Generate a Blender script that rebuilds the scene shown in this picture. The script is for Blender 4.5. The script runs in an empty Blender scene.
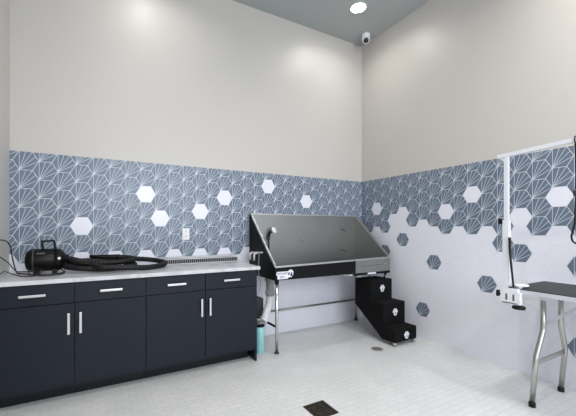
import bpy, bmesh, math, random
from mathutils import Vector, Matrix
random.seed(7)
S = bpy.context.scene
COL = S.collection
PI = math.pi
R = math.radians

# ------------------------------------------------------------------ materials
def srgb(r, g, b):
    f = lambda c: (c/255/12.92) if c/255 <= .04045 else ((c/255+.055)/1.055)**2.4
    return (f(r), f(g), f(b), 1)

def mat(name, col, rough=.5, metal=0., spec=.5, noise=0., nscale=20., bump=0., bscale=200., emit=None, es=0., coat=0.):
    m = bpy.data.materials.new(name); m.use_nodes = True
    nt = m.node_tree; b = nt.nodes['Principled BSDF']
    b.inputs['Base Color'].default_value = col
    b.inputs['Roughness'].default_value = rough
    b.inputs['Metallic'].default_value = metal
    b.inputs['Specular IOR Level'].default_value = spec
    b.inputs['Coat Weight'].default_value = coat
    if emit:
        b.inputs['Emission Color'].default_value = emit
        b.inputs['Emission Strength'].default_value = es
    tc = nt.nodes.new('ShaderNodeTexCoord')
    if noise:
        n = nt.nodes.new('ShaderNodeTexNoise'); n.inputs['Scale'].default_value = nscale
        n.inputs['Detail'].default_value = 4
        nt.links.new(tc.outputs['Object'], n.inputs['Vector'])
        mx = nt.nodes.new('ShaderNodeMix'); mx.data_type = 'RGBA'
        lo = [c*(1-noise) for c in col[:3]]+[1]; hi = [min(1, c*(1+noise)) for c in col[:3]]+[1]
        mx.inputs[6].default_value = lo; mx.inputs[7].default_value = hi
        nt.links.new(n.outputs['Fac'], mx.inputs[0])
        nt.links.new(mx.outputs[2], b.inputs['Base Color'])
    if bump:
        n2 = nt.nodes.new('ShaderNodeTexNoise'); n2.inputs['Scale'].default_value = bscale
        nt.links.new(tc.outputs['Object'], n2.inputs['Vector'])
        bp = nt.nodes.new('ShaderNodeBump'); bp.inputs['Strength'].default_value = bump
        bp.inputs['Distance'].default_value = .002
        nt.links.new(n2.outputs['Fac'], bp.inputs['Height'])
        nt.links.new(bp.outputs['Normal'], b.inputs['Normal'])
    return m

M = {}
M['paint'] = mat('wall_paint', srgb(198, 194, 189), .42, spec=.5, bump=.05, bscale=120)
M['ceiling'] = mat('ceiling_paint', srgb(170, 175, 176), .8, spec=.2)
M['blue_tile'] = mat('blue_tile', srgb(103, 116, 134), .32, noise=.12, nscale=9)
M['white_tile'] = mat('white_tile', srgb(232, 233, 243), .3, noise=.02, nscale=6)
M['tile_line'] = mat('tile_line', srgb(208, 216, 228), .45)
M['grout'] = mat('tile_grout', srgb(216, 220, 230), .7)
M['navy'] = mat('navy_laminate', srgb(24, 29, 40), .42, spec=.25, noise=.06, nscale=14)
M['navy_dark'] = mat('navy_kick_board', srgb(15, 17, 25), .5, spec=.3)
M['steel'] = mat('brushed_steel', (.33, .335, .325, 1), .42, 1., noise=.10, nscale=3)
M['rim_steel'] = mat('rim_steel', (.55, .55, .54, 1), .45, 1.)
M['bright_steel'] = mat('bright_steel', (.74, .74, .72, 1), .22, 1.)
M['warm_steel'] = mat('warm_steel', (.52, .51, .48, 1), .3, 1.)
M['handle'] = mat('satin_nickel', (.66, .66, .67, 1), .36, .9)
M['black'] = mat('black_powder_coat', srgb(11, 11, 14), .5, spec=.2, noise=.1, nscale=30)
M['black_gloss'] = mat('black_gloss_plastic', srgb(7, 7, 8), .35, spec=.22)
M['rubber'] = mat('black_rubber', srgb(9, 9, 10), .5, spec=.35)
M['carpet'] = mat('black_step_covering', srgb(17, 17, 19), .85, spec=.15, noise=.3, nscale=160, bump=.4, bscale=400)
M['mat_top'] = mat('black_table_mat', srgb(43, 46, 47), .6, noise=.25, nscale=120, bump=.3, bscale=300)
M['white_plastic'] = mat('white_plastic', srgb(232, 232, 234), .35)
M['white_metal'] = mat('white_coated_metal', srgb(228, 230, 236), .3)
M['pale_edge'] = mat('pale_grey_edge_coat', srgb(198, 200, 208), .35)
M['alu'] = mat('pale_aluminium', (.82, .83, .86, 1), .35, .7)
M['sticker'] = mat('white_sticker', srgb(226, 226, 238), .5)
M['ink'] = mat('dark_ink', srgb(35, 36, 62), .6)
M['grey_pvc'] = mat('grey_pvc', srgb(150, 150, 153), .4)
M['teal'] = mat('teal_plastic', srgb(142, 198, 202), .35, noise=.05)
M['flex'] = mat('white_flexible_duct', srgb(226, 226, 230), .45)
M['dark_grey'] = mat('dark_grey_plastic', srgb(52, 52, 56), .45)
M['slot'] = mat('slot_shadow_grey', srgb(84, 86, 88), .6)
M['bronze'] = mat('dark_bronze', srgb(62, 55, 47), .55, .5, noise=.4, nscale=90)
M['bronze_dark'] = mat('drain_dark_opening', srgb(22, 20, 19), .8)
M['drain_metal'] = mat('drain_metal', srgb(150, 151, 148), .45, .1, noise=.2, nscale=60)
M['glow'] = mat('lamp_diffuser', srgb(255, 252, 246), .5, emit=(1, .985, .95, 1), es=34.)
M['glass_dark'] = mat('dark_lens_glass', srgb(12, 12, 14), .08)
M['cord'] = mat('black_cord', srgb(20, 20, 22), .5)

def floor_material():
    m = bpy.data.materials.new('white_mosaic_floor'); m.use_nodes = True
    nt = m.node_tree; b = nt.nodes['Principled BSDF']
    tc = nt.nodes.new('ShaderNodeTexCoord')
    br = nt.nodes.new('ShaderNodeTexBrick')
    br.inputs['Scale'].default_value = 1
    br.inputs['Brick Width'].default_value = .10
    br.inputs['Row Height'].default_value = .05
    br.inputs['Mortar Size'].default_value = .004
    br.inputs['Mortar Smooth'].default_value = .3
    br.inputs['Color1'].default_value = srgb(222, 222, 222)
    br.inputs['Color2'].default_value = srgb(217, 217, 218)
    br.inputs['Mortar'].default_value = srgb(207, 208, 210)
    nt.links.new(tc.outputs['Object'], br.inputs['Vector'])
    n = nt.nodes.new('ShaderNodeTexNoise'); n.inputs['Scale'].default_value = 3.5; n.inputs['Detail'].default_value = 6
    nt.links.new(tc.outputs['Object'], n.inputs['Vector'])
    rp = nt.nodes.new('ShaderNodeValToRGB')
    rp.color_ramp.elements[0].position = .3; rp.color_ramp.elements[0].color = (.90, .905, .91, 1)
    rp.color_ramp.elements[1].position = .7; rp.color_ramp.elements[1].color = (1, 1, 1, 1)
    nt.links.new(n.outputs['Fac'], rp.inputs[0])
    mx = nt.nodes.new('ShaderNodeMix'); mx.data_type = 'RGBA'; mx.blend_type = 'MULTIPLY'
    mx.inputs[0].default_value = 1
    nt.links.new(br.outputs['Color'], mx.inputs[6]); nt.links.new(rp.outputs[0], mx.inputs[7])
    nt.links.new(mx.outputs[2], b.inputs['Base Color'])
    bp = nt.nodes.new('ShaderNodeBump'); bp.inputs['Strength'].default_value = .12; bp.inputs['Distance'].default_value = .002
    bp.invert = True
    nt.links.new(br.outputs['Fac'], bp.inputs['Height']); nt.links.new(bp.outputs['Normal'], b.inputs['Normal'])
    b.inputs['Roughness'].default_value = .38
    return m
M['floor'] = floor_material()

def counter_material():
    m = bpy.data.materials.new('pale_marble_laminate'); m.use_nodes = True
    nt = m.node_tree; b = nt.nodes['Principled BSDF']
    tc = nt.nodes.new('ShaderNodeTexCoord')
    n = nt.nodes.new('ShaderNodeTexNoise'); n.inputs['Scale'].default_value = 5; n.inputs['Detail'].default_value = 8
    n.inputs['Distortion'].default_value = 1.5
    nt.links.new(tc.outputs['Object'], n.inputs['Vector'])
    rp = nt.nodes.new('ShaderNodeValToRGB'); e = rp.color_ramp.elements
    e[0].position = .38; e[0].color = srgb(190, 190, 195); e[1].position = .56; e[1].color = srgb(207, 208, 214)
    nt.links.new(n.outputs['Fac'], rp.inputs[0]); nt.links.new(rp.outputs[0], b.inputs['Base Color'])
    b.inputs['Roughness'].default_value = .25
    return m
M['counter'] = counter_material()

# ------------------------------------------------------------------ mesh helper
class MB:
    def __init__(s): s.bm = bmesh.new()
    def box(s, x0, x1, y0, y1, z0, z1, bev=0., mi=0, rot=None):
        t = bmesh.new(); bmesh.ops.create_cube(t, size=1)
        for v in t.verts:
            v.co = Vector(((x0+x1)/2+v.co.x*(x1-x0), (y0+y1)/2+v.co.y*(y1-y0), (z0+z1)/2+v.co.z*(z1-z0)))
        if bev: bmesh.ops.bevel(t, geom=t.edges[:], offset=bev, segments=2, affect='EDGES', profile=.6)
        s._add(t, mi, rot); return s
    def _add(s, t, mi=0, rot=None):
        if rot is not None: bmesh.ops.transform(t, matrix=rot, verts=t.verts)
        for f in t.faces: f.material_index = mi
        me = bpy.data.meshes.new('tmp'); t.to_mesh(me); t.free()
        s.bm.from_mesh(me); bpy.data.meshes.remove(me)
    def prism(s, pts, axis, a, b, bev=0., mi=0):
        """pts: 2D polygon; axis 'x': (y,z) extruded x a..b; 'y': (x,z); 'z': (x,y)"""
        t = bmesh.new()
        mk = {'x': lambda p, q: (q, p[0], p[1]), 'y': lambda p, q: (p[0], q, p[1]), 'z': lambda p, q: (p[0], p[1], q)}[axis]
        va = [t.verts.new(mk(p, a)) for p in pts]; vb = [t.verts.new(mk(p, b)) for p in pts]
        t.faces.new(va); t.faces.new(vb[::-1])
        n = len(pts)
        for i in range(n): t.faces.new((va[(i+1) % n], va[i], vb[i], vb[(i+1) % n]))
        bmesh.ops.recalc_face_normals(t, faces=t.faces)
        if bev: bmesh.ops.bevel(t, geom=t.edges[:], offset=bev, segments=2, affect='EDGES')
        s._add(t, mi); return s
    def tube(s, path, r, n=10, mi=0, caps=True, smooth=0, square=False):
        P = [Vector(p) for p in path]
        if smooth: P = catmull(P, smooth)
        rad = r if callable(r) else (lambda u: r)
        t = bmesh.new(); rings = []; prev = None
        for i, p in enumerate(P):
            d = (P[min(i+1, len(P)-1)]-P[max(i-1, 0)]).normalized()
            if prev is None:
                a = Vector((0, 0, 1)) if abs(d.z) < .9 else Vector((0, 1, 0))
                u = d.cross(a).normalized()
            else:
                u = (prev-d*prev.dot(d)).normalized()
            prev = u; w = d.cross(u)
            rr = rad(i/(len(P)-1))
            ph = PI/4 if square else 0
            nn = 4 if square else n
            k = rr*1.414 if square else rr
            rings.append([t.verts.new(p+(u*math.cos(2*PI*j/nn+ph)+w*math.sin(2*PI*j/nn+ph))*k) for j in range(nn)])
        nn = len(rings[0])
        for a, b in zip(rings, rings[1:]):
            for j in range(nn):
                f = t.faces.new((a[j], a[(j+1) % nn], b[(j+1) % nn], b[j])); f.smooth = not square
        if caps: t.faces.new(rings[0][::-1]); t.faces.new(rings[-1])
        bmesh.ops.recalc_face_normals(t, faces=t.faces)
        s._add(t, mi); return s
    def lathe(s, prof, c, axis='z', n=32, mi=0, rot=None):
        """prof list of (r,h) revolved about axis through c"""
        t = bmesh.new(); rings = []
        for (r_, h) in prof:
            ring = []
            for j in range(n):
                a = 2*PI*j/n; x, y = r_*math.cos(a), r_*math.sin(a)
                p = {'z': (x, y, h), 'x': (h, x, y), 'y': (x, h, y)}[axis]
                ring.append(t.verts.new(p))
            rings.append(ring)
        for a, b in zip(rings, rings[1:]):
            for j in range(n):
                f = t.faces.new((a[j], a[(j+1) % n], b[(j+1) % n], b[j])); f.smooth = True
        if prof[0][0] > 1e-6: t.faces.new(rings[0][::-1])
        if prof[-1][0] > 1e-6: t.faces.new(rings[-1])
        bmesh.ops.remove_doubles(t, verts=t.verts, dist=1e-6)
        bmesh.ops.recalc_face_normals(t, faces=t.faces)
        m = Matrix.Translation(c) @ (rot if rot is not None else Matrix.Identity(4))
        s._add(t, mi, m); return s
    def build(s, name, mats, parent=None, label=None):
        me = bpy.data.meshes.new(name); s.bm.to_mesh(me); s.bm.free()
        for m in (mats if isinstance(mats, (list, tuple)) else [mats]): me.materials.append(m)
        o = bpy.data.objects.new(name, me); COL.objects.link(o)
        # origin to the middle of the underside
        if me.vertices:
            xs = [v.co for v in me.vertices]
            c = Vector(((min(v.x for v in xs)+max(v.x for v in xs))/2, (min(v.y for v in xs)+max(v.y for v in xs))/2, min(v.z for v in xs)))
            if parent is None:
                me.transform(Matrix.Translation(-c)); o.location = c
        if parent is not None:
            o.parent = parent
            o.matrix_parent_inverse = WORLD[parent.name].inverted()
        WORLD[o.name] = Matrix.Translation(o.location) if parent is None else Matrix.Identity(4)
        if label: o['label'] = label
        return o
WORLD = {}
def catmull(P, k):
    out = []
    for i in range(len(P)-1):
        a, b, c, d = P[max(i-1, 0)], P[i], P[i+1], P[min(i+2, len(P)-1)]
        for j in range(k):
            t = j/k
            out.append(.5*((2*b)+(c-a)*t+(2*a-5*b+4*c-d)*t*t+(3*b-a-3*c+d)*t**3))
    out.append(P[-1]); return out
def thing(name, label, cat, loc, group=None):
    o = bpy.data.objects.new(name, None); COL.objects.link(o); o.location = loc
    o.empty_display_size = .05
    o['label'] = label; o['category'] = cat
    if group: o['group'] = group
    WORLD[o.name] = Matrix.Translation(loc)
    return o
def tag(o, label, cat, group=None):
    o['label'] = label; o['category'] = cat
    if group: o['group'] = group
    return o
def struct(o): o['kind'] = 'structure'; return o
def text_mesh(s, body, size, M4, depth=.0006, mi=0):
    cu = bpy.data.curves.new('t', 'FONT'); cu.body = body; cu.size = size
    cu.align_x = 'CENTER'; cu.align_y = 'CENTER'; cu.extrude = depth
    ob = bpy.data.objects.new('t', cu); COL.objects.link(ob)
    dg = bpy.context.evaluated_depsgraph_get(); dg.update()
    me = bpy.data.meshes.new_from_object(ob.evaluated_get(dg))
    t = bmesh.new(); t.from_mesh(me); s._add(t, mi, M4)
    bpy.data.objects.remove(ob); bpy.data.curves.remove(cu); bpy.data.meshes.remove(me)

# ------------------------------------------------------------------ room
XL, YF, CH, TH = -3.886, -6.0, 3.783, 1.895   # left wall, wall behind the camera, ceiling height, top of the tiling
struct(MB().box(XL-.1, .1, YF-.1, .1, -.1, 0).build('floor', M['floor']))
bpy.data.objects['floor'].location.z = -.1
struct(MB().box(XL-.1, .1, YF-.1, .1, CH, CH+.1).build('ceiling', M['ceiling']))
wall_back = struct(MB().box(XL-.1, .1, .008, .1, 0, CH).build('wall_back', M['paint']))
wall_right = struct(MB().box(.008, .1, YF, .008, 0, CH).build('wall_right', M['paint']))
struct(MB().box(XL-.1, XL, YF, .008, 0, CH).build('wall_left', M['paint']))
wf = MB()
wf.box(XL, .008, YF-.1, YF, 0, 1.2); wf.box(XL, .008, YF-.1, YF, 3.3, CH)
wf.box(XL, -3.5, YF-.1, YF, 1.2, 3.3); wf.box(-.4, .008, YF-.1, YF, 1.2, 3.3)
struct(wf.build('wall_front', M['paint']))
w = MB()
for x0, x1, z0, z1 in ((-3.5, -.4, 1.2, 1.26), (-3.5, -.4, 3.24, 3.3), (-3.5, -3.44, 1.26, 3.24), (-.46, -.4, 1.26, 3.24), (-1.98, -1.92, 1.26, 3.24)):
    w.box(x0, x1, YF-.09, YF-.01, z0, z1)
struct(w.build('window_1', M['white_metal']))

# hexagon tiling --------------------------------------------------------------
HS = .1354; HR = HS/1.5; HRR = HR*3**.5
def clip(poly, u0, u1, v0, v1):
    def half(P, ins, inter):
        o = []
        for i in range(len(P)):
            a, b = P[i-1], P[i]
            if ins(b):
                if not ins(a): o.append(inter(a, b))
                o.append(b)
            elif ins(a): o.append(inter(a, b))
        return o
    def iu(c): return lambda a, b: (c, a[1]+(b[1]-a[1])*(c-a[0])/(b[0]-a[0]))
    def iv(c): return lambda a, b: (a[0]+(b[0]-a[0])*(c-a[1])/(b[1]-a[1]), c)
    for ins, it in ((lambda p: p[0] >= u0, iu(u0)), (lambda p: p[0] <= u1, iu(u1)), (lambda p: p[1] >= v0, iv(v0)), (lambda p: p[1] <= v1, iv(v1))):
        if len(poly) < 3: return []
        poly = half(poly, ins, it)
    return poly if len(poly) >= 3 else []
def cladding(name, parent, u_range, cu, cv, is_blue, to3d):
    """hexagons in (u right, v up) seen from the room; to3d(u, v, d): d is distance out of the wall"""
    bm = bmesh.new()
    u0, u1 = u_range
    def face(poly, d, mi):
        q = clip(poly, u0, u1, 0, TH)
        r_ = []
        for p in q:
            if not r_ or abs(p[0]-r_[-1][0])+abs(p[1]-r_[-1][1]) > 1e-6: r_.append(p)
        if len(r_) > 2 and abs(r_[0][0]-r_[-1][0])+abs(r_[0][1]-r_[-1][1]) < 1e-6: r_.pop()
        if len(r_) < 3: return
        f = bm.faces.new([bm.verts.new(to3d(p[0], p[1], d)) for p in r_]); f.material_index = mi
    # backing slab
    c = [bm.verts.new(to3d(u, v, d)) for d in (-.0079, 0) for (u, v) in ((u0, 0), (u1, 0), (u1, TH), (u0, TH))]
    for q in ((4, 5, 6, 7), (7, 6, 2, 3), (4, 7, 3, 0), (5, 1, 2, 6), (0, 1, 5, 4), (3, 2, 1, 0)): bm.faces.new([c[i] for i in q]).material_index = 0
    k0 = int((u0-cu)/HS)-2; k1 = int((u1-cu)/HS)+2
    n1 = int(TH/HRR)+3
    for k in range(k0, k1+1):
        for n in range(-12, n1):
            a, b = cu+HS*k, cv+HRR*n+(HRR/2 if k % 2 else 0)
            if b < -HR or b > TH+HR: continue
            blue = is_blue(k, n+(.5 if k % 2 else 0))
            g = HR-(.0027 if blue else .0012)
            V = [(a+g*math.cos(R(60*i)), b+g*math.sin(R(60*i))) for i in range(6)]
            face(V, .0008, 1 if blue else 2)
            if blue:
                s = V[4]                         # the lower left corner: five lines fan out of it
                ends = [V[2], ((V[2][0]+V[1][0])/2, (V[2][1]+V[1][1])/2), V[1], ((V[1][0]+V[0][0])/2, (V[1][1]+V[0][1])/2), V[0]]
                hw = .0019
                for e in ends:
                    dx, dy = e[0]-s[0], e[1]-s[1]; L = math.hypot(dx, dy); nx, ny = -dy/L*hw, dx/L*hw
                    face([(s[0]-nx, s[1]-ny), (e[0]-nx, e[1]-ny), (e[0]+nx, e[1]+ny), (s[0]+nx, s[1]+ny)], .0012, 3)
                face([(s[0]+.007*math.cos(R(60*i)), s[1]+.007*math.sin(R(60*i))) for i in range(6)], .0014, 3)
    bmesh.ops.recalc_face_normals(bm, faces=[f for f in bm.faces if f.material_index == 0])
    me = bpy.data.meshes.new(name); bm.to_mesh(me); bm.free()
    for m in ('grout', 'blue_tile', 'white_tile', 'tile_line'): me.materials.append(M[m])
    o = bpy.data.objects.new(name, me); COL.objects.link(o); o.parent = parent
    o.matrix_parent_inverse = WORLD[parent.name].inverted()
    return o
# back wall: u = x
WB = {(-4, 0), (0, 2), (1, .5), (4, 1), (6, 2), (10, 3), (14, 2)}
def blue_back(k, n):
    if (k, n) in WB: return False
    return n > -1.75 if k % 2 == 0 else n > -2
cladding('tile_cladding', wall_back, (XL, 0.0), -2.8288, 1.2736, blue_back, lambda u, v, d: (u, -d, v))
# right wall: u = -y
LOW = {-4: -.5, -3: 0, -2: .5, -1: 0, 0: 1.5, 1: 2, 2: .5, 3: 1, 4: .5, 5: 0, 6: .5, 7: 0, 8: .5, 9: -1, 10: 1.5, 11: 0, 12: .5, 13: 0, 14: .5, 15: 0, 16: 1.5, 17: 1, 18: .5, 19: 0, 20: .5, 21: 1}
WR = {(-2, 1.5), (5, 1), (7, 2), (12, 1.5), (16, 2.5), (20, 1.5)}
BR = {(1, -1), (3, -6), (4, -2.5), (8, -3.5), (10, -1.5), (-1, -2), (13, -2), (13, -6), (18, -2.5), (20, -4.5)}
def blue_right(k2, n):
    k = k2
    if (k, n) in WR: return False
    if (k, n) in BR: return True
    return n >= LOW.get(k, .5 if k % 2 == 0 else 1)
# columns with odd k sit on whole rows here, so the grid is shifted by one column
def blue_right_shift(k, n): return blue_right(k-1, n)
cladding('tile_cladding', wall_right, (0.0, 5.9), .5426-HS, 1.272, blue_right_shift, lambda u, v, d: (-d, -u, v))

# ------------------------------------------------------------------ ceiling light, security camera
def downlight(x, y):
    t = thing('ceiling_light', 'round glowing recessed light set in the grey ceiling', 'ceiling light', (x, y, CH))
    MB().lathe([(.079, 0), (.095, 0), (.097, -.004), (.092, -.008), (.079, -.006), (.079, 0)], (x, y, CH), n=40).build('trim_ring', M['white_plastic'], t)
    MB().lathe([(0, -.004), (.079, -.005), (.079, -.001), (0, -.001)], (x, y, CH), n=40).build('diffuser', M['glow'], t, 'bright glowing diffuser')
downlight(-.605, -.565)
cx, cy = -.152, -.232
t = thing('security_camera', 'small white security camera on the ceiling in the room corner', 'camera', (cx, cy, CH))
MB().lathe([(0, 0), (.052, 0), (.054, -.01), (.052, -.045), (.0, -.045)], (cx, cy, CH)).build('mount_base', M['white_plastic'], t)
aim = Vector((-2.2, -2.6, -3.0)).normalized()
rot = aim.to_track_quat('Z', 'Y').to_matrix().to_4x4()
bc = Vector((cx, cy, CH-.072))
b = MB().lathe([(0, -.05)]+[(.052*math.sin(PI*i/16), -.052*math.cos(PI*i/16)) for i in range(1, 13)]+[(.036, .041), (0, .041)], bc, rot=rot).build('camera_body', M['white_plastic'], t)
MB().lathe([(0, .040), (.033, .040), (.031, .046), (.02, .049), (0, .050)], bc, rot=rot).build('lens', M['glass_dark'], b, 'black camera lens')

# ------------------------------------------------------------------ wall outlet
ox, oz = -2.44, 1.193
t = thing('wall_outlet', 'white double wall outlet on the blue tiles above the counter', 'outlet', (ox, -.0015, oz-.058))
MB().box(ox-.037, ox+.037, -.0075, -.0015, oz-.06, oz+.06, .002).build('cover_plate', M['white_plastic'], t)
for s in (-1, 1):
    b = MB().box(ox-.017, ox+.017, -.010, -.0072, oz+s*.027-.017, oz+s*.027+.017, .001).build('socket', M['white_plastic'], t)
    w = MB()
    for dx in (-.007, .007): w.box(ox+dx-.0015, ox+dx+.0015, -.0105, -.0098, oz+s*.027-.004, oz+s*.027+.009)
    w.build('socket_slots', M['dark_grey'], b)

# ------------------------------------------------------------------ base cabinets and counter
CT = .897
def handle(x, z, vertical, parent):
    w = MB(); L = .076; y0 = -.615
    if vertical:
        w.tube([(x, y0-.0, z-L+.012), (x, y0-.02, z-L+.012)], .004, 8); w.tube([(x, y0, z+L-.012), (x, y0-.02, z+L-.012)], .004, 8)
        w.box(x-.0085, x+.0085, y0-.03, y0-.018, z-L, z+L, .003)
    else:
        w.tube([(x-L+.012, y0, z), (x-L+.012, y0-.02, z)], .004, 8); w.tube([(x+L-.012, y0, z), (x+L-.012, y0-.02, z)], .004, 8)
        w.box(x-L, x+L, y0-.03, y0-.018, z-.0085, z+.0085, .003)
    w.build('handle', M['handle'], parent, 'satin nickel bar handle')
def cabinet(x0, x1, label, end):
    t = thing('base_cabinet', label, 'cabinet', ((x0+x1)/2, -.3, 0), 'navy base cabinets under the counter')
    w = MB()
    w.box(x0+.001, x1-.001, -.595, -.004, .11, .866)
    w.build('carcass', M['navy'], t)
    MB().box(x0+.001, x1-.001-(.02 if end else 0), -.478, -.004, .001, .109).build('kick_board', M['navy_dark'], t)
    if end: MB().box(x1-.0005, x1+.018, -.598, -.004, .001, .866, .001).build('end_panel', M['navy'], t)
    xm = (x0+x1)/2
    for a, b, hx in ((x0, xm, xm-.037), (xm, x1, xm+.037)):
        g = .0022
        d = MB().box(a+g, b-g, -.615, -.5955, .142, .712, .0015).build('door', M['navy'], t)
        handle(hx, .572, True, d)
        d = MB().box(a+g, b-g, -.615, -.5955, .719, .862, .0015).build('drawer', M['navy'], t)
        handle((a+b)/2-.005, .79, False, d)
cabinet(XL+.002, -2.908, 'navy base cabinet under the black dryer, against the left wall', False)
cabinet(-2.908, -1.935, 'navy base cabinet nearer the steel tub, under the white wire rack', True)
w = MB().box(XL+.001, -1.899, -.637, -.0025, .867, CT, .003)
tag(w.build('countertop', M['counter']), 'long pale marbled countertop lying across the navy cabinets', 'countertop')

# ------------------------------------------------------------------ wire rack
x0, x1 = -2.71, -1.903
t = thing('wire_rack', 'long low white wire rack on the counter against the tiles', 'rack', ((x0+x1)/2, -.1, CT))
w = MB()
for y, z in ((-.135, CT+.068), (-.135, CT+.053), (-.135, CT+.006), (-.02, CT+.066)):
    w.tube([(x0, y, z), (x1, y, z)], .0042, 8)
w.build('rails', M['white_metal'], t)
w = MB(); n = 40
for i in range(n):
    x = x0+.006+(x1-x0-.012)*i/(n-1)
    w.tube([(x, -.018, CT+.0695), (x, -.137, CT+.0695), (x, -.140, CT+.006)], .0017, 6)
w.build('cross_wires', M['white_metal'], t)
for x in (x0+.01, x1-.01):
    MB().tube([(x, -.02, CT+.066), (x, -.02, CT+.0015)], .004, 8).build('foot', M['white_metal'], t)
    MB().tube([(x, -.135, CT+.052), (x, -.135, CT+.0015)], .004, 8).build('foot', M['white_metal'], t)
MB().box(x0+.015, x1-.015, -.130, -.022, CT+.010, CT+.051, .002).build('rack_shade_block', M['rubber'], t, 'black block as painted shade inside')  # black block added to paint the shade seen behind the front wires

# ------------------------------------------------------------------ pet dryer
dx0, dx1, dyc, dzc, dr = -3.717, -3.482, -.275, CT+.109, .088
t = thing('pet_dryer', 'black cylindrical pet dryer with a square top handle', 'dryer', ((dx0+dx1)/2, dyc, CT))
prof = [(0, 0), (.045, 0), (.07, .008), (.084, .028), (.088, .06), (.088, .17), (.084, .185), (.084, .2), (.088, .205), (.085, .225), (.07, .245), (.045, .26), (.038, .265), (.038, .285), (0, .285)]
MB().lathe(prof, (dx0-.02, dyc, dzc), 'x', 40).build('motor_housing', M['black_gloss'], t)
for x in (dx0+.035, dx0+.155):
    MB().prism([(dyc-.07, CT+.001), (dyc+.07, CT+.001), (dyc+.058, CT+.02), (dyc+.05, CT+.045), (dyc-.05, CT+.045), (dyc-.058, CT+.02)], 'x', x, x+.03, .003).build('base_foot', M['black'], t)
w = MB(); zt = dzc+.082
w.tube([(dx0+.090, dyc, zt), (dx0+.085, dyc, zt+.064), (dx0+.165, dyc, zt+.068), (dx0+.172, dyc, zt)], .0095, square=True)
w.build('carry_handle', M['black'], t)
w = MB()
w.lathe([(.0885, .05), (.0905, .052), (.0905, .058), (.0885, .06)], (dx0-.02, dyc, dzc), 'x', 40)
w.build('seam_band', M['dark_grey'], t)
w = MB(); w.lathe([(0, 0), (.011, 0), (.011, .004), (0, .006)], (dx1-.03, dyc-.0885, dzc+.015), 'y', 16, rot=Matrix.Rotation(PI, 4, 'X'))
w.build('control_knob', M['white_plastic'], t, 'small pale control knob')
w = MB(); w.box(-.028, .028, -.001, .001, -.008, .008, rot=Matrix.Translation((dx0+.085, dyc-.071, dzc+.0555)) @ Matrix.Rotation(R(-52), 4, 'X'))
w.build('rating_plate', M['slot'], t, 'grey plate on the housing')

# dryer hose: black, coiled flat on the counter
hx, hy = dx0+.267, dyc
def ell(cx_, cy_, a, b, d0, d1, n, lift):
    out = []
    for i in range(n+1):
        g = R(d0+(d1-d0)*i/n); y = cy_+b*math.sin(g); q = max(0, (y+.49)/.4)
        out.append((cx_+a*math.cos(g), y, CT+.0255+.052*q*q+lift(i/n)))
    return out
pts = [(hx, hy, dzc), (hx+.05, hy-.015, dzc-.012), (hx+.12, hy-.04, CT+.072)]
pts += ell(-3.10, -.285, .395, .195, 250, 360+150, 24, lambda u: .025*max(0, 1-5*u))
pts += ell(-3.225, -.285, .265, .125, 158, 360+150, 26, lambda u: .036*max(0, 1-3*u)+.03*max(0, 3*u-2))
pts += ell(-3.20, -.275, .235, .105, 160, 360+62, 20, lambda u: .045)
hose_path = catmull([Vector(p) for p in pts], 8)
t = thing('dryer_hose', 'long black ribbed hose coiled flat on the counter', 'hose', (-3.1, -.3, CT))
N = len(hose_path)
MB().tube(hose_path, lambda u: .0225+.0016*math.sin(u*N*1.6), 12).build('hose_tube', M['rubber'], t)
e = hose_path[-1]
d = Vector((-1, .10, .06)).normalized()
MB().tube([e+Vector((.02, 0, 0)), e+d*.05, e+d*.10, e+d*.16, e+d*.22], lambda u: .025-.013*u, 14).build('nozzle', M['black_gloss'], t, 'tapered black air nozzle')

# cords at the left wall
z0 = CT+.0068
c1 = [(XL+.006, -.75, 1.13), (XL+.008, -.56, 1.16), (-3.87, -.379, 1.17), (-3.862, -.22, 1.153), (-3.845, -.19, 1.11), (-3.834, -.19, 1.032), (-3.817, -.195, .949), (-3.80, -.205, z0+.003), (-3.766, -.232, z0), (-3.725, -.30, z0), (-3.682, -.365, z0), (-3.60, -.395, z0), (-3.52, -.375, z0), (-3.485, -.33, z0+.004), (-3.50, -.29, CT+.03)]
tag(MB().tube(c1, .0048, 8, smooth=8).build('dryer_power_cord', M['cord']), 'thick black cord arching down from the left wall to the dryer', 'cord')
c2 = [(XL+.006, -.75, 1.10), (XL+.008, -.55, 1.09), (-3.87, -.379, 1.048), (-3.868, -.20, 1.0), (-3.862, -.11, .965), (-3.845, -.075, .925), (-3.82, -.08, z0), (-3.77, -.11, z0), (-3.70, -.12, z0), (-3.62, -.11, z0)]
tag(MB().tube(c2, .004, 8, smooth=8).build('extension_cord', M['cord']), 'thinner black cord sloping straight down the left wall to the counter', 'cord')
z3 = CT+.0055
c3 = [(XL+.008, -.62, .95), (-3.874, -.40, .925), (-3.868, -.28, .93), (-3.85, -.22, .915), (-3.83, -.215, z3), (-3.79, -.29, z3), (-3.745, -.40, z3), (-3.70, -.435, z3), (-3.645, -.42, z3+.004), (-3.62, -.395, z3+.03), (-3.65, -.375, z3+.05), (-3.70, -.385, z3+.035), (-3.685, -.42, z3+.012), (-3.61, -.45, z3), (-3.53, -.445, z3), (-3.475, -.40, z3+.006), (-3.478, -.365, z3+.04)]
tag(MB().tube(c3, .0033, 8, smooth=8).build('thin_cord', M['cord']), 'thin black cord looping flat on the counter in front of dryer', 'cord')

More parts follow.
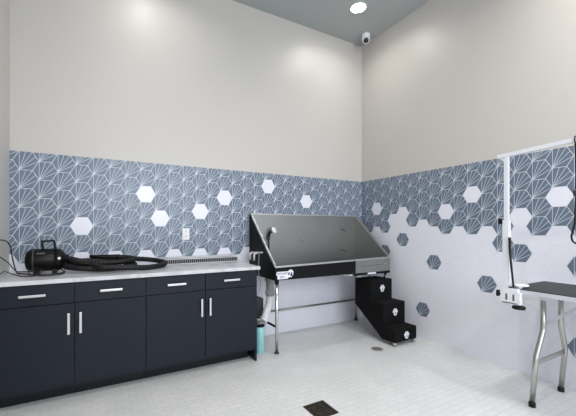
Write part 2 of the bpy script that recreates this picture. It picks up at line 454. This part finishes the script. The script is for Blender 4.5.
# ------------------------------------------------------------------ grooming tub
TX0, TX1, TYB, TYF, TZ0 = -1.722, -.14, -.012, -.60, .742
ZB, ZFL, ZFR = 1.415, .874, .903
t = thing('grooming_tub', 'large stainless steel dog grooming tub with black side panels on legs', 'tub', ((TX0+TX1)/2, -.3, 0))
def side(zf, x0, x1, o=0.):
    return [(TYB, TZ0), (TYB, ZB-o), (TYB-.03, ZB-o), (TYF, zf-o), (TYF, TZ0)]
w = MB()
w.prism(side(ZFL, 0, 0), 'x', TX0+.006, TX0+.012)
w.prism(side(ZFR, 0, 0), 'x', TX1-.012, TX1-.006)
w.prism([(TX0+.012, TZ0), (TX1-.012, TZ0), (TX1-.012, ZB), (TX0+.012, ZB)], 'y', TYB-.008, TYB)
w.box(TX0+.012, TX1-.012, TYF+.012, TYB-.008, TZ0, TZ0+.006)
w.prism([(TX0+.012, TZ0), (TX1-.012, TZ0), (TX1-.012, ZFR-.002), (TX0+.012, ZFL-.002)], 'y', TYF+.006, TYF+.012)
w.build('basin', M['steel'], t)
w = MB(); w.prism(side(ZFL, 0, 0, .004), 'x', TX0, TX0+.006); w.build('side_panel', M['black'], t, 'black outer side panel')
w = MB(); w.prism(side(ZFR, 0, 0, .004), 'x', TX1-.006, TX1); w.build('side_panel', M['black'], t, 'black outer side panel')
# rim
w = MB(); rr = .0085
for x, zf in ((TX0+.006, ZFL), (TX1-.006, ZFR)):
    w.tube([(x, TYB-.002, ZB), (x, TYB-.03, ZB), (x, TYF, zf)], rr, square=True)
w.tube([(TX0, TYF, ZFL), (TX1, TYF, ZFR)], rr, square=True)
w.tube([(TX0, TYB-.006, ZB), (TX1, TYB-.006, ZB)], .0065, square=True)
w.build('rim', M['rim_steel'], t, 'bright folded steel rim')
def fz(x): return ZFL+(ZFR-ZFL)*(x-TX0)/(TX1-TX0)
XD = -.692
w = MB(); w.prism([(TX0, TZ0), (XD, TZ0), (XD, fz(XD)-.009), (TX0, ZFL-.009)], 'y', TYF-.004, TYF+.005)
w.build('front_panel', M['black'], t, 'black front panel')
w = MB(); w.prism([(XD+.003, TZ0+.005), (TX1, TZ0+.005), (TX1, ZFR-.009), (XD+.003, fz(XD)-.009)], 'y', TYF-.012, TYF+.005)
d = w.build('entry_door', M['steel'], t, 'steel fold-down entry door')
MB().prism([(-.597, .817), (-.285, .824), (-.285, .829), (-.597, .822)], 'y', TYF-.0128, TYF-.0115).build('door_slot', M['slot'], d)
w = MB().box(-.255, -.225, TYF-.026, TYF-.012, .828, .845, .002).box(-.236, -.228, TYF-.022, TYF-.012, .84, .885, .002)
w.build('latch', M['warm_steel'], d)
w = MB().box(XD, TX1+.005, TYF-.006, TYF+.02, .718, TZ0-.001, .001); w.build('hinge_strip', M['black'], t)
MB().box(-.50, -.37, TYF-.0075, TYF-.006, .722, .741).build('warning_label', M['sticker'], t, 'small white label under the door')
w = MB().tube([(-.88, -.40, .735), (-.72, -.56, .722), (-.66, -.585, .712)], .007, 8); w.build('door_stay', M['bright_steel'], t)
# frame
LX0, LX1, LYF, LYB = -1.664, -.136, -.535, -.034
for x, y in ((LX0, LYF), (LX1, LYF), (LX0, LYB), (LX1, LYB)):
    l = MB().tube([(x, y, .012), (x, y, TZ0-.002)], .016, 16).build('leg', M['bright_steel'], t)
    MB().lathe([(0, .001), (.024, .001), (.024, .010), (.018, .016), (0, .016)], (x, y, 0), n=20).build('foot', M['dark_grey'], l)
    MB().lathe([(.018, .695), (.022, .70), (.022, .7415), (0, .7415)], (x, y, 0), n=20).build('leg_socket', M['black'], l, 'black leg socket')
MB().tube([(LX0, LYB, .285), (LX1, LYB, .285)], .012, 10).build('crossbar', M['steel'], t)
for x in (LX0, LX1): MB().tube([(x, LYF, .262), (x, LYB, .262)], .012, 10).build('crossbar', M['black'], t, 'steel side crossbar with its shade painted black')  # stainless bars, their shaded side painted in as black
# sticker
w = MB(); yq = TYF-.0046
w.prism([(-1.695, .752), (-1.58, .752), (-1.565, .765), (-1.535, .765), (-1.515, .79), (-1.512, .82), (-1.528, .838), (-1.55, .842), (-1.575, .826), (-1.70, .826), (-1.71, .81), (-1.705, .79), (-1.695, .785)], 'y', yq-.001, yq+.0004)
st = w.build('brand_sticker', M['sticker'], t, 'white sticker with dark lettering')
w = MB(); rx = Matrix.Rotation(PI/2, 4, 'X')
text_mesh(w, "GROOMER'S", .027, Matrix.Translation((-1.635, yq-.0013, .806)) @ rx @ Matrix.Diagonal((.86, 1, 1, 1)))
text_mesh(w, "BEST", .027, Matrix.Translation((-1.642, yq-.0013, .772)) @ rx)
w.prism([(-1.548, .775), (-1.528, .775), (-1.524, .80), (-1.532, .815), (-1.546, .808)], 'y', yq-.0016, yq-.001)
w.prism([(-1.575, .79), (-1.56, .785), (-1.555, .81), (-1.565, .82)], 'y', yq-.0016, yq-.001)
w.build('sticker_lettering', M['ink'], st)
# tie loop and slots on the inside
yb = TYB-.008
w = MB().tube([(-1.01, yb, 1.15), (-1.01, yb-.012, 1.14), (-1.008, yb-.014, 1.085), (-.975, yb-.014, 1.08), (-.97, yb-.012, 1.10)], .0035, 8, smooth=4)
w.build('tie_hook', M['warm_steel'], t)
for z in (1.235, .965):
    w = MB().prism([(-.40, z+.018), (-.30, z-.012), (-.305, z-.026), (-.375, z-.012)], 'y', yb-.003, yb+.001); w.build('tether_slot', M['slot'], t)
# white double hook on the left side panel
xx = TX0-.001
w = MB()
for y in (-.13, -.225):
    w.tube([(xx, y, .985), (xx-.03, y, .985), (xx-.042, y, .975), (xx-.044, y, .908)], .011, 8)
w.tube([(xx-.008, -.10, .985), (xx-.008, -.345, 1.0)], .0075, square=True)
w.build('hook_bracket', M['white_plastic'], t, 'white double hook')
# drain fitting
MB().lathe([(0, TZ0-.001), (.055, TZ0-.001), (.055, .70), (.043, .69), (.043, .60), (.05, .595), (.05, .55), (.04, .54), (0, .54)], (-1.64, -.35, 0), n=24).build('drain_outlet', M['grey_pvc'], t, 'grey drain outlet')
path = catmull([Vector(p) for p in [(-1.64, -.35, .545), (-1.642, -.35, .50), (-1.655, -.355, .45), (-1.69, -.37, .385), (-1.71, -.38, .345), (-1.728, -.39, .315), (-1.752, -.405, .296)]], 12)
N2 = len(path)
w = MB().tube(path, lambda u: .040+.0028*math.sin(u*N2*1.35), 14); w.build('drain_hose', M['flex'], t, 'white ribbed drain hose')
# sprayer hanging inside
sx, sy = -1.475, yb
t2 = thing('hand_shower', 'pale headed hand shower with a black hose hanging inside the tub', 'shower', (sx, sy-.03, .98))
w = MB().lathe([(0, -.012), (.018, -.012), (.036, .01), (.04, .024), (.036, .03), (0, .03)], (sx+.02, sy-.055, 1.222), n=20, rot=Matrix.Rotation(R(65), 4, 'X') @ Matrix.Rotation(R(25), 4, 'Y'))
w.build('spray_head', M['white_plastic'], t2, 'pale spray head')
w = MB().tube([(sx+.012, sy-.05, 1.222), (sx-.012, sy-.035, 1.19), (sx-.02, sy-.03, 1.12)], .014, 10, smooth=5); w.build('shower_grip', M['black'], t2)
w = MB().tube([(sx-.02, sy-.03, 1.125), (sx-.018, sy-.03, 1.05), (sx-.02, sy-.03, .99), (sx-.035, sy-.03, .86), (sx-.04, sy-.03, .755)], .0085, 8, smooth=4); w.build('shower_hose', M['black'], t2)
w = MB().box(sx-.032, sx-.006, sy-.045, sy-.0002, 1.135, 1.16, .003); w.build('wall_holder', M['dark_grey'], t2)

# canister under the drain
cx, cy = -1.80, -.43
t = thing('drain_canister', 'teal cylinder canister standing on the floor beside the cabinet', 'canister', (cx, cy, 0))
MB().lathe([(0, .001), (.044, .001), (.047, .006), (.047, .262), (.042, .266), (0, .266)], (cx, cy, 0), n=28).build('canister_body', M['teal'], t)
MB().lathe([(0, .2665), (.049, .2665), (.049, .276), (.03, .282), (0, .282)], (cx, cy, 0), n=28).build('lid', M['black'], t)
MB().lathe([(0, .282), (.02, .282), (.02, .325), (.025, .327), (.025, .34), (0, .34)], (cx-.012, cy+.01, 0), n=20).build('inlet_fitting', M['grey_pvc'], t)
w = MB().box(-1.84, -1.69, -.295, -.0025, .32, .51, .006)
tag(w.build('pump_housing', M['dark_grey']), 'dark grey box mounted low on wall behind the teal canister', 'box')
w = MB().tube([(-1.770, -.352, .99), (-1.775, -.355, .93), (-1.78, -.36, .80), (-1.765, -.37, .70), (-1.775, -.36, .60), (-1.80, -.27, .505)], .0035, 6, smooth=6)
tag(w.build('grey_cable', M['grey_pvc']), 'thin grey cable dangling from the white hook beside the tub', 'cable')

# ------------------------------------------------------------------ dog steps
sx0, sx1 = -.50, -.154
Y1, Y2, Y3 = -.652, -.835, -.985
Z1, Z2, Z3 = .655, .425, .185
t = thing('dog_steps', 'black three-step dog stairs with paw emblems at the tub', 'steps', ((sx0+sx1)/2, -.75, 0))
MB().prism([(Y3, .045), (Y3, Z3), (Y2, Z3), (Y2, Z2), (Y1, Z2), (Y1, Z1), (-.40, Z1), (-.40, .345), (-.81, .045)], 'x', sx0, sx1, .004).build('step_body', M['carpet'], t)
def paw(x, y, z, r):
    w = MB()
    def disc(cx_, cz_, a, b, d):
        w.prism([(cx_+a*math.cos(2*PI*i/18), cz_+b*math.sin(2*PI*i/18)) for i in range(18)], 'y', y-d, y+.0008)
    disc(x, z-.45*r, .62*r, .55*r, .003)
    for ang in (20, 65, 115, 160):
        disc(x+.72*r*math.cos(R(ang)), z-.1*r+.85*r*math.sin(R(ang)), .30*r, .38*r, .003)
    disc(x, z+.05*r, .35*r, .35*r, .0026)
    e = w.build('paw_emblem', M['sticker'], t, 'white paw print emblem')
    w = MB()
    w.prism([(x-.16*r, z-.62*r), (x+.18*r, z-.62*r), (x+.14*r, z-.1*r), (x, z+.1*r), (x-.12*r, z-.2*r)], 'y', y-.0040, y-.0026)
    w.build('emblem_mark', M['ink'], e)
xp = -.325
paw(xp+.01, Y1, .552, .039); paw(xp+.01, Y2, .318, .039); paw(xp+.01, Y3, .105, .039)
for x in (sx0+.03, sx1-.03):
    for y in (Y3+.022,):
        c = MB().lathe([(0, -.010), (.022, -.010), (.0245, -.006), (.0245, .006), (.022, .010), (0, .010)], (x, y, .025), 'x', 20).build('caster', M['grey_pvc'], t)
        w = MB().box(x-.014, x-.011, y-.012, y+.012, .018, .0455).box(x+.011, x+.014, y-.012, y+.012, .018, .0455).box(x-.014, x+.014, y-.014, y+.014, .043, .0465)
        w.build('caster_fork', M['bright_steel'], c)
for x in (sx0+.04, sx1-.04): MB().tube([(x, -.56, Z1-.004), (x, -.59, .70), (x, -.605, .716)], .006, 8).build('tub_hook', M['black'], t)

# ------------------------------------------------------------------ floor drains
dx, dy = -.69, -.925
t = thing('floor_drain', 'small round grey metal floor drain in front of dog steps', 'drain', (dx, dy, 0))
MB().lathe([(0, .0005), (.062, .0005), (.062, .003), (.058, .0042), (0, .0042)], (dx, dy, 0), n=32).build('drain_cover', M['drain_metal'], t)
w = MB()
for i in range(-3, 4):
    h = math.sqrt(.047**2-(i*.013)**2)
    w.box(dx-h, dx+h, dy+i*.013-.0022, dy+i*.013+.0022, .0042, .0048)
w.build('drain_slots', M['bronze_dark'], t)
gx0, gx1, gy0, gy1 = -1.979, -1.806, -1.634, -1.458
t = thing('drain_grate', 'square dark bronze drain grate set in the white floor', 'drain', ((gx0+gx1)/2, (gy0+gy1)/2, 0))
MB().box(gx0, gx1, gy0, gy1, .0005, .0025).build('drain_pan', M['bronze_dark'], t)
w = MB(); f = .014
w.box(gx0, gx1, gy0, gy0+f, .0026, .005); w.box(gx0, gx1, gy1-f, gy1, .0026, .005)
w.box(gx0, gx0+f, gy0, gy1, .0026, .005); w.box(gx1-f, gx1, gy0, gy1, .0026, .005)
w.build('grate_frame', M['bronze'], t)
w = MB(); mx_, my_ = (gx0+gx1)/2, (gy0+gy1)/2
for i in range(1, 8):
    if i % 2: continue
    x = gx0+(gx1-gx0)*i/8; w.box(x-.004, x+.004, gy0+f, gy1-f, .0026, .0046)
    y = gy0+(gy1-gy0)*i/8; w.box(gx0+f, gx1-f, y-.004, y+.004, .0026, .0046)
for cx_ in (-1, 1):
    for cy_ in (-1, 1):
        w.lathe([(.012, .0026), (.021, .0026), (.021, .0047), (.012, .0047), (.012, .0026)], (mx_+cx_*.036, my_+cy_*.036, 0), n=20)
w.build('grate_bars', M['bronze'], t)

# ------------------------------------------------------------------ grooming table
GX0, GX1, GY1, GY0, GT = -.618, -.045, -2.082, -3.16, .826
t = thing('grooming_table', 'black topped folding grooming table with silver edge and bent legs', 'table', ((GX0+GX1)/2, (GY0+GY1)/2, 0))
MB().box(GX0+.004, GX1-.004, GY0+.004, GY1-.004, GT-.006, GT, .002).build('table_top', M['mat_top'], t)
w = MB().box(GX0, GX1, GY0, GY1, GT-.036, GT-.0062, .003)
w.build('edge_frame', M['pale_edge'], t, 'pale aluminium edge')
ZU = GT-.037
for sgn, ye in ((1, GY1-.15), (-1, GY0+.15)):
    legs = []
    for xa, xb, xf in ((-.434, -.545, -.555), (-.155, -.085, -.105)):
        pth = [(xa, ye, ZU), (xa, ye, .545), (xa-.04*(xa-xb), ye, .52), (xb+.04*(xa-xb), ye, .345), (xb, ye, .315), (xf, ye+.017*sgn, .022)]
        l = MB().tube(pth, .017, 16).build('leg', M['warm_steel'], t)
        MB().lathe([(0, .001), (.021, .001), (.021, .03), (.018, .034), (0, .034)], (xf, ye+.017*sgn, 0), n=18).build('foot', M['rubber'], l, 'black rubber foot')
        MB().box(xa-.026, xa+.026, ye-.023, ye+.023, ZU-.045, ZU-.0005, .003).build('leg_bracket', M['alu'], l)
    yc = ye+.001*sgn
    MB().box(-.545, -.09, yc-.008, yc+.008, .295, .325, .002).build('leg_crossbar', M['warm_steel'], t)
    MB().tube([(-.40, ye, .565), (-.40, ye-.20*sgn, .735), (-.40, ye-.245*sgn, ZU-.012)], .011, square=True).build('folding_brace', M['pale_edge'], t)

# grooming arm clamped to the table's near long edge, at the far corner
px, py = -.637, -2.095
t = thing('grooming_arm', 'white telescopic grooming arm clamped upright to the table corner', 'grooming arm', (px, py, .73))
MB().tube([(px, py, .80), (px, py, 1.315)], .0185, square=True).build('lower_post', M['white_metal'], t)
MB().tube([(px, py, 1.316), (px, py, 1.785)], .0125, square=True).build('upper_post', M['white_metal'], t)
w = MB().tube([(px, -2.038, 1.781), (px, -2.80, 1.822)], .0135, square=True)
w.prism([(-2.04, 1.775), (-2.085, 1.775), (-2.085, 1.735)], 'x', px-.006, px+.006)
w.build('overhead_arm', M['white_metal'], t)
w = MB().box(px-.016, GX0-.002, -2.185, -2.062, .715, .80, .003)
w.box(px-.016, -.575, -2.17, -2.07, GT+.001, GT+.012, .002).box(px-.016, -.575, -2.17, -2.07, .715, .727, .002).box(px-.016, GX0-.002, -2.17, -2.07, .795, GT+.012, .002)
c = w.build('clamp', M['white_metal'], t)
for y in (-2.10, -2.145): MB().box(px-.0168, px-.0158, y-.006, y+.006, .74, .785).build('clamp_slot', M['slot'], c)
w = MB().lathe([(0, GT+.0125), (.048, GT+.0125), (.052, GT+.016), (.052, GT+.022), (.044, GT+.026), (0, GT+.026)], (-.56, -2.145, 0), n=28)
w.build('clamp_disc', M['white_metal'], c)
def knob(p, axis, r, h, parent, name='knob'):
    w = MB().lathe([(0, 0), (r*.5, 0), (r*.5, h*.35), (r, h*.4), (r, h*.9), (r*.8, h), (0, h)], p, axis, 18); return w.build(name, M['rubber'], parent, 'black knob')
w = MB().tube([(-.602, -2.155, .716), (-.602, -2.155, .70)], .006, 8).lathe([(0, .676), (.036, .678), (.04, .684), (.04, .696), (.034, .7), (0, .7)], (-.602, -2.155, 0), n=20)
w.build('clamp_knob', M['rubber'], t, 'black clamp knob')
w = MB().tube([(px, -2.063, .775), (px, -2.045, .775)], .006, 8).box(px-.014, px+.014, -2.046, -2.03, .755, .80, .004)
w.build('clamp_knob', M['rubber'], t, 'black clamp knob')
w = MB().tube([(px, py+.018, 1.305), (px, py+.035, 1.305)], .006, 8).box(px-.014, px+.014, py+.032, py+.05, 1.285, 1.325, .005)
w.build('height_knob', M['rubber'], t, 'black height knob')
w = MB().tube([(px-.024, -2.125, 1.19), (px-.024, -2.128, 1.08), (px-.022, -2.138, .95), (px-.02, -2.148, GT+.015)], lambda u: .009-.003*u, 8, smooth=5)
tag(w.build('tether_strap', M['rubber']), 'black tether strap hanging down along the white upright post', 'strap')

# loop hanging from the overhead arm
ly = -2.478
t = thing('grooming_loop', 'black grooming noose hanging from the overhead white arm', 'noose', (px, ly, 1.2))
w = MB().tube([(px-.018, ly, 1.79), (px-.018, ly, 1.825), (px+.018, ly, 1.825), (px+.018, ly, 1.79), (px, ly, 1.782), (px-.018, ly, 1.79)], .004, 8)
w.build('hanging_ring', M['dark_grey'], t)
MB().tube([(px, ly, 1.782), (px, ly, 1.76), (px, ly-.004, 1.56), (px, ly, 1.50)], .008, 8, smooth=4).build('strap', M['rubber'], t)
w = MB().lathe([(0, -.02), (.012, -.02), (.014, 0), (.012, .02), (0, .02)], (px, ly, 1.475), n=14); w.build('slide_lock', M['dark_grey'], t)
w = MB().tube([(px, ly, 1.46), (px, ly+.004, 1.36), (px, ly+.006, 1.29), (px, ly+.016, 1.235), (px, ly+.022, 1.205), (px, ly+.014, 1.172), (px, ly-.01, 1.162), (px, ly-.03, 1.19), (px, ly-.032, 1.30), (px, ly-.016, 1.42), (px, ly, 1.46)], .0055, 8, smooth=5)
w.build('loop', M['rubber'], t)

# ------------------------------------------------------------------ light
def lamp(name, kind, loc, energy, **k):
    l = bpy.data.lights.new(name, kind); l.energy = energy
    for a, v in k.items(): setattr(l, a, v)
    o = bpy.data.objects.new(name, l); COL.objects.link(o); o.location = loc
    return o
for i, (x, y) in enumerate(((-.625, -.565), (-2.8, -.565), (-.625, -2.7), (-2.8, -2.7), (-.625, -4.85), (-2.8, -4.85))):  # first pair are the ceiling lights; rear rows are unseen, added as fill
    lamp('downlight_and_fill_lamp', 'AREA', (x, y, CH-.012), (5.2, 5.8, 20, 23, 20, 28)[i], shape='DISK', size=.16, spread=R(150), color=(1, .965, .91))
o = lamp('window_daylight', 'AREA', (-1.95, YF-.12, 2.25), 135, shape='RECTANGLE', size=3.0, size_y=2.0, color=(.86, .93, 1))
o.rotation_euler = (PI/2, 0, 0)
W = bpy.data.worlds.new('World'); S.world = W; W.use_nodes = True
W.node_tree.nodes['Background'].inputs[0].default_value = (.85, .92, 1, 1)
W.node_tree.nodes['Background'].inputs[1].default_value = 1.

# ------------------------------------------------------------------ camera
cam = bpy.data.cameras.new('Camera'); co = bpy.data.objects.new('Camera', cam); COL.objects.link(co)
co.location = (-3.2675, -3.3422, 1.26)
co.rotation_euler = (PI/2, 0, -R(28.178))
cam.sensor_width = 36; cam.sensor_fit = 'HORIZONTAL'
cam.lens = 36*323.12/576
cam.shift_x = -(267.98-288)/576
cam.shift_y = (227.58-208)/576
cam.clip_start = .05
S.camera = co
S.view_settings.view_transform = 'Standard'; S.view_settings.look = 'None'
S.view_settings.gamma = 1; S.view_settings.exposure = 0; S.view_settings.use_curve_mapping = False
